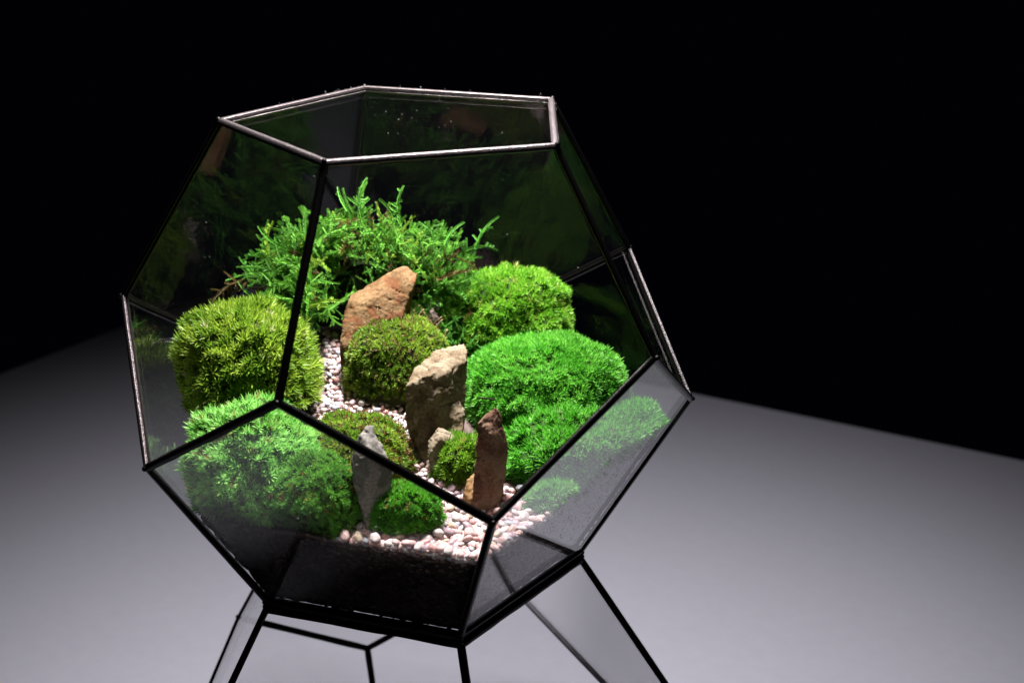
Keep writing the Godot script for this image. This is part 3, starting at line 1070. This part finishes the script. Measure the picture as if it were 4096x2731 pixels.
	cushion({"at": Vector3(0.0465, 0.3240, -0.078), "r": Vector3(0.0330, 0.0260, 0.0290), "label": "light green bumpy moss cushion at the back right by the feathery moss", "leaves": fine, "leaf_mat": leaf, "mound": mound_green, "spacing": 0.0016, "tall": 0.0032, "wild": 0.35, "rough": 0.12, "tones": [Color(0.15, 0.42, 0.02), Color(0.28, 0.56, 0.05), Color(0.36, 0.40, 0.08)]})
	cushion({"at": Vector3(0.0650, 0.2990, -0.030), "r": Vector3(0.0425, 0.0310, 0.0355), "label": "largest vivid green moss cushion at the right behind the reddish slab", "leaves": fine, "leaf_mat": leaf, "mound": mound_green, "spacing": 0.00150, "tall": 0.0033, "wild": 0.22, "rough": 0.08, "tones": [Color(0.085, 0.38, 0.025), Color(0.19, 0.55, 0.06), Color(0.22, 0.55, 0.12)]})
	cushion({"at": Vector3(0.0790, 0.2850, 0.022), "r": Vector3(0.0345, 0.0250, 0.0270), "label": "green shaggy moss cushion at the right front behind the slanted seam", "leaves": soft, "leaf_mat": leaf, "mound": mound_green, "spacing": 0.0019, "tall": 0.004, "wild": 0.30, "rough": 0.14, "tones": [Color(0.08, 0.36, 0.02), Color(0.15, 0.50, 0.05), Color(0.20, 0.40, 0.10)]})
	cushion({"at": Vector3(0.1100, 0.2880, -0.004), "r": Vector3(0.0160, 0.0170, 0.0200), "label": "small green moss cushion squeezed into the right corner of the glass", "leaves": soft, "leaf_mat": leaf, "mound": mound_green, "spacing": 0.0019, "tall": 0.0038, "wild": 0.30, "rough": 0.14, "tones": [Color(0.08, 0.38, 0.03), Color(0.15, 0.50, 0.06), Color(0.22, 0.42, 0.12)]})
	cushion({"at": Vector3(0.0690, 0.2835, 0.0560), "r": Vector3(0.0125, 0.0080, 0.0090), "label": "tiny green moss tuft at the right end of the pebble patch", "leaves": soft, "leaf_mat": leaf, "mound": mound_green, "spacing": 0.0018, "tall": 0.0036, "wild": 0.35, "rough": 0.14, "tones": [Color(0.08, 0.36, 0.03), Color(0.15, 0.46, 0.06), Color(0.22, 0.42, 0.12)]})
	cushion({"at": Vector3(0.0255, 0.2895, 0.032), "r": Vector3(0.0130, 0.0140, 0.0130), "label": "small olive moss patch between the tan stone and the reddish slab", "leaves": fine, "leaf_mat": leaf, "mound": mound_brown, "spacing": 0.0016, "tall": 0.003, "wild": 0.40, "rough": 0.14, "tones": [Color(0.11, 0.28, 0.02), Color(0.22, 0.42, 0.03), Color(0.30, 0.26, 0.06)]})

	# ---- feathery moss at the back
	_feathers()

	# ---- twig on the big cushion
	var tw := SurfaceTool.new()
	tw.begin(Mesh.PRIMITIVE_TRIANGLES)
	tw.set_smooth_group(1)
	var ta := Vector3(0.0325, 0.3142, 0.0085)
	var tb := Vector3(0.0415, 0.3142, 0.0095)
	for k in 5:
		for j in 6:
			var q: Array = []
			for e in [[k, j], [k, j + 1], [k + 1, j + 1], [k + 1, j]]:
				var f: float = e[0] / 5.0
				var an: float = TAU * (int(e[1]) % 6) / 6.0
				var rr := 0.00042 * (1.0 + 0.25 * grain.get_noise_2d(f * 200.0, an * 30.0))
				q.append(ta.lerp(tb, f) + Vector3(0, 0.0003 * sin(f * 5.0), 0) + Vector3(0, cos(an), sin(an)) * rr)
			var od: Vector3 = q[0] + q[1] + q[2] + q[3] - (ta.lerp(tb, (k + 0.5) / 5.0)) * 4.0
			tri(tw, q[0], q[1], q[2], od)
			tri(tw, q[0], q[2], q[3], od)
	tw.generate_normals()
	var t := MeshInstance3D.new()
	t.name = numbered("twig")
	t.mesh = tw.commit()
	t.material_override = mat_plain(lin(0.012, 0.009, 0.007), 0.9, 0.1)
	add_child(t)
	tag(t, "short black twig lying on the vivid green cushion", "twig")


func _feathers() -> void:
	var c := Vector3(-0.0290, 0.338, -0.070)
	var r := Vector3(0.0680, 0.0480, 0.0360)
	var o := thing("feather_moss", "tangled heap of curly feathery moss at the back of the terrarium", "moss", Vector3(c.x, ground(c.x, c.z), c.z))
	var base: Vector3 = o.position
	var st := SurfaceTool.new()
	st.begin(Mesh.PRIMITIVE_TRIANGLES)
	st.set_smooth_group(1)
	var rings := 16
	var cols := 30
	for i in rings:
		for j in cols:
			var q: Array = []
			for e in [[i, j], [i, j + 1], [i + 1, j + 1], [i + 1, j]]:
				var th := lerpf(0.0, 2.2, float(e[0]) / rings)
				var ph: float = TAU * (int(e[1]) % cols) / cols
				q.append(keep_inside(dome_point(c + Vector3(0, -0.004, -0.020), r * 0.46, Vector3(sin(th) * cos(ph), cos(th), sin(th) * sin(ph)), 0.2), 0.006) - base)
			var od: Vector3 = q[0] + q[1] + q[2] + q[3] - (c - base) * 4.0
			tri(st, q[0], q[1], q[2], od)
			tri(st, q[0], q[2], q[3], od)
	st.generate_normals()
	part("mound", st.commit(), mat_plain(lin(0.008, 0.015, 0.004), 0.95, 0.2), o)
	var leaf := mat_leaf(0.5, 0.35, 0.8)
	var kinds := [frond(0.022, 0.0018, 95.0, 600.0, 21), frond(0.027, 0.00175, 120.0, 520.0, 22), frond(0.019, 0.0019, -120.0, 600.0, 23), frond(0.025, 0.00175, 190.0, 450.0, 24), frond(0.021, 0.0018, 60.0, 650.0, 25)]
	var places: Array = []
	var tones: Array = []
	for k in kinds:
		places.append([])
		tones.append(PackedColorArray())
	var n := 700
	for i in n:
		var cy := 1.0 - 1.25 * (i + 0.5) / n
		var ph := i * 2.3999632 + rng.randf_range(-0.4, 0.4)
		var sr := sqrt(maxf(0.0, 1.0 - cy * cy))
		var d := Vector3(sr * cos(ph), cy, sr * sin(ph))
		var p := dome_point(c, r * 0.62, d, 0.45)
		p = keep_inside(p, 0.014)
		var near := 1.0
		if p.y < ground(p.x, p.z) - 0.003: continue
		if p.x > -0.046 and p.x < 0.006 and p.y < 0.378 and p.z > -0.080:
			p.z = -0.068 - 0.012 * rng.randf()
			near = 0.66
		var up := (d * 0.8 + Vector3(0, 0.35, 0) + Vector3(rng.randfn(), rng.randfn(), rng.randfn()) * 0.42).normalized()
		var tip := keep_inside(p + up * 0.018, 0.005)
		up = (tip - p).normalized()
		var x := up.cross(Vector3(rng.randfn(), rng.randfn(), rng.randfn())).normalized()
		var s := rng.randf_range(0.55, 1.35) * near
		var k := rng.randi() % kinds.size()
		places[k].append(Transform3D(Basis(x * s, up * s, x.cross(up).normalized() * s), p - base))
		var t := Color(0.05, 0.18, 0.015).lerp(Color(0.16, 0.41, 0.045), rng.randf())
		if rng.randf() < 0.12: t = Color(0.20, 0.34, 0.03)
		if rng.randf() < 0.06: t = Color(0.10, 0.07, 0.02)
		tones[k].append(t * 0.9)
	# shoots straggling down to the right, towards the cushions
	for i in 70:
		var p := Vector3(rng.randf_range(0.002, 0.040), 0.0, rng.randf_range(-0.085, -0.045))
		p.y = ground(p.x, p.z) + rng.randf_range(0.0, 0.022)
		var up := Vector3(rng.randfn() * 0.6, rng.randf_range(0.1, 0.9), 0.5 + rng.randfn() * 0.4).normalized()
		var x := up.cross(Vector3(rng.randfn(), rng.randfn(), rng.randfn())).normalized()
		var s := rng.randf_range(0.5, 0.8)
		var k := rng.randi() % kinds.size()
		places[k].append(Transform3D(Basis(x * s, up * s, x.cross(up).normalized() * s), p - base))
		tones[k].append(Color(0.045, 0.18, 0.02).lerp(Color(0.10, 0.30, 0.03), rng.randf()))
	for k in kinds.size():
		scatter("frond", kinds[k], leaf, places[k], tones[k], o)
	# the few tall shoots that stand clear of the heap: foot, direction, length
	var leaf_one := mat_plain(lin(0.055, 0.17, 0.022), 0.5, 0.35)
	leaf_one.cull_mode = BaseMaterial3D.CULL_DISABLED
	leaf_one.backlight_enabled = true
	leaf_one.backlight = lin(0.14, 0.42, 0.05)
	var shoots := [
		[Vector3(-0.0268, 0.3821, -0.058), Vector3(-0.33, 0.94, 0.08), 0.027, 61], [Vector3(-0.0084, 0.3820, -0.058), Vector3(-0.24, 0.97, 0.08), 0.021, 62],
		[Vector3(0.0301, 0.3682, -0.058), Vector3(0.18, 0.98, 0.08), 0.023, 63], [Vector3(-0.0560, 0.3738, -0.058), Vector3(-0.27, 0.96, 0.08), 0.017, 64],
		[Vector3(-0.0666, 0.3690, -0.058), Vector3(-0.93, 0.38, 0.08), 0.019, 65], [Vector3(-0.0343, 0.3888, -0.058), Vector3(-0.57, 0.82, 0.08), 0.014, 66],
		[Vector3(0.0141, 0.3705, -0.058), Vector3(0.32, 0.95, 0.08), 0.018, 67], [Vector3(-0.0690, 0.3500, -0.058), Vector3(-1.0, 0.12, 0.10), 0.028, 68],
		[Vector3(-0.0785, 0.3400, -0.056), Vector3(-0.93, 0.40, 0.10), 0.019, 69], [Vector3(-0.0860, 0.3500, -0.058), Vector3(-0.45, 0.89, 0.08), 0.010, 70]]
	for s in shoots:
		var up: Vector3 = s[1].normalized()
		var x := up.cross(Vector3(0, 0, 1)).normalized()
		part("shoot", frond(s[2], 0.0021, 40.0, 160.0, s[3]), leaf_one, o, Transform3D(Basis(x, up, x.cross(up).normalized()), s[0] - base))
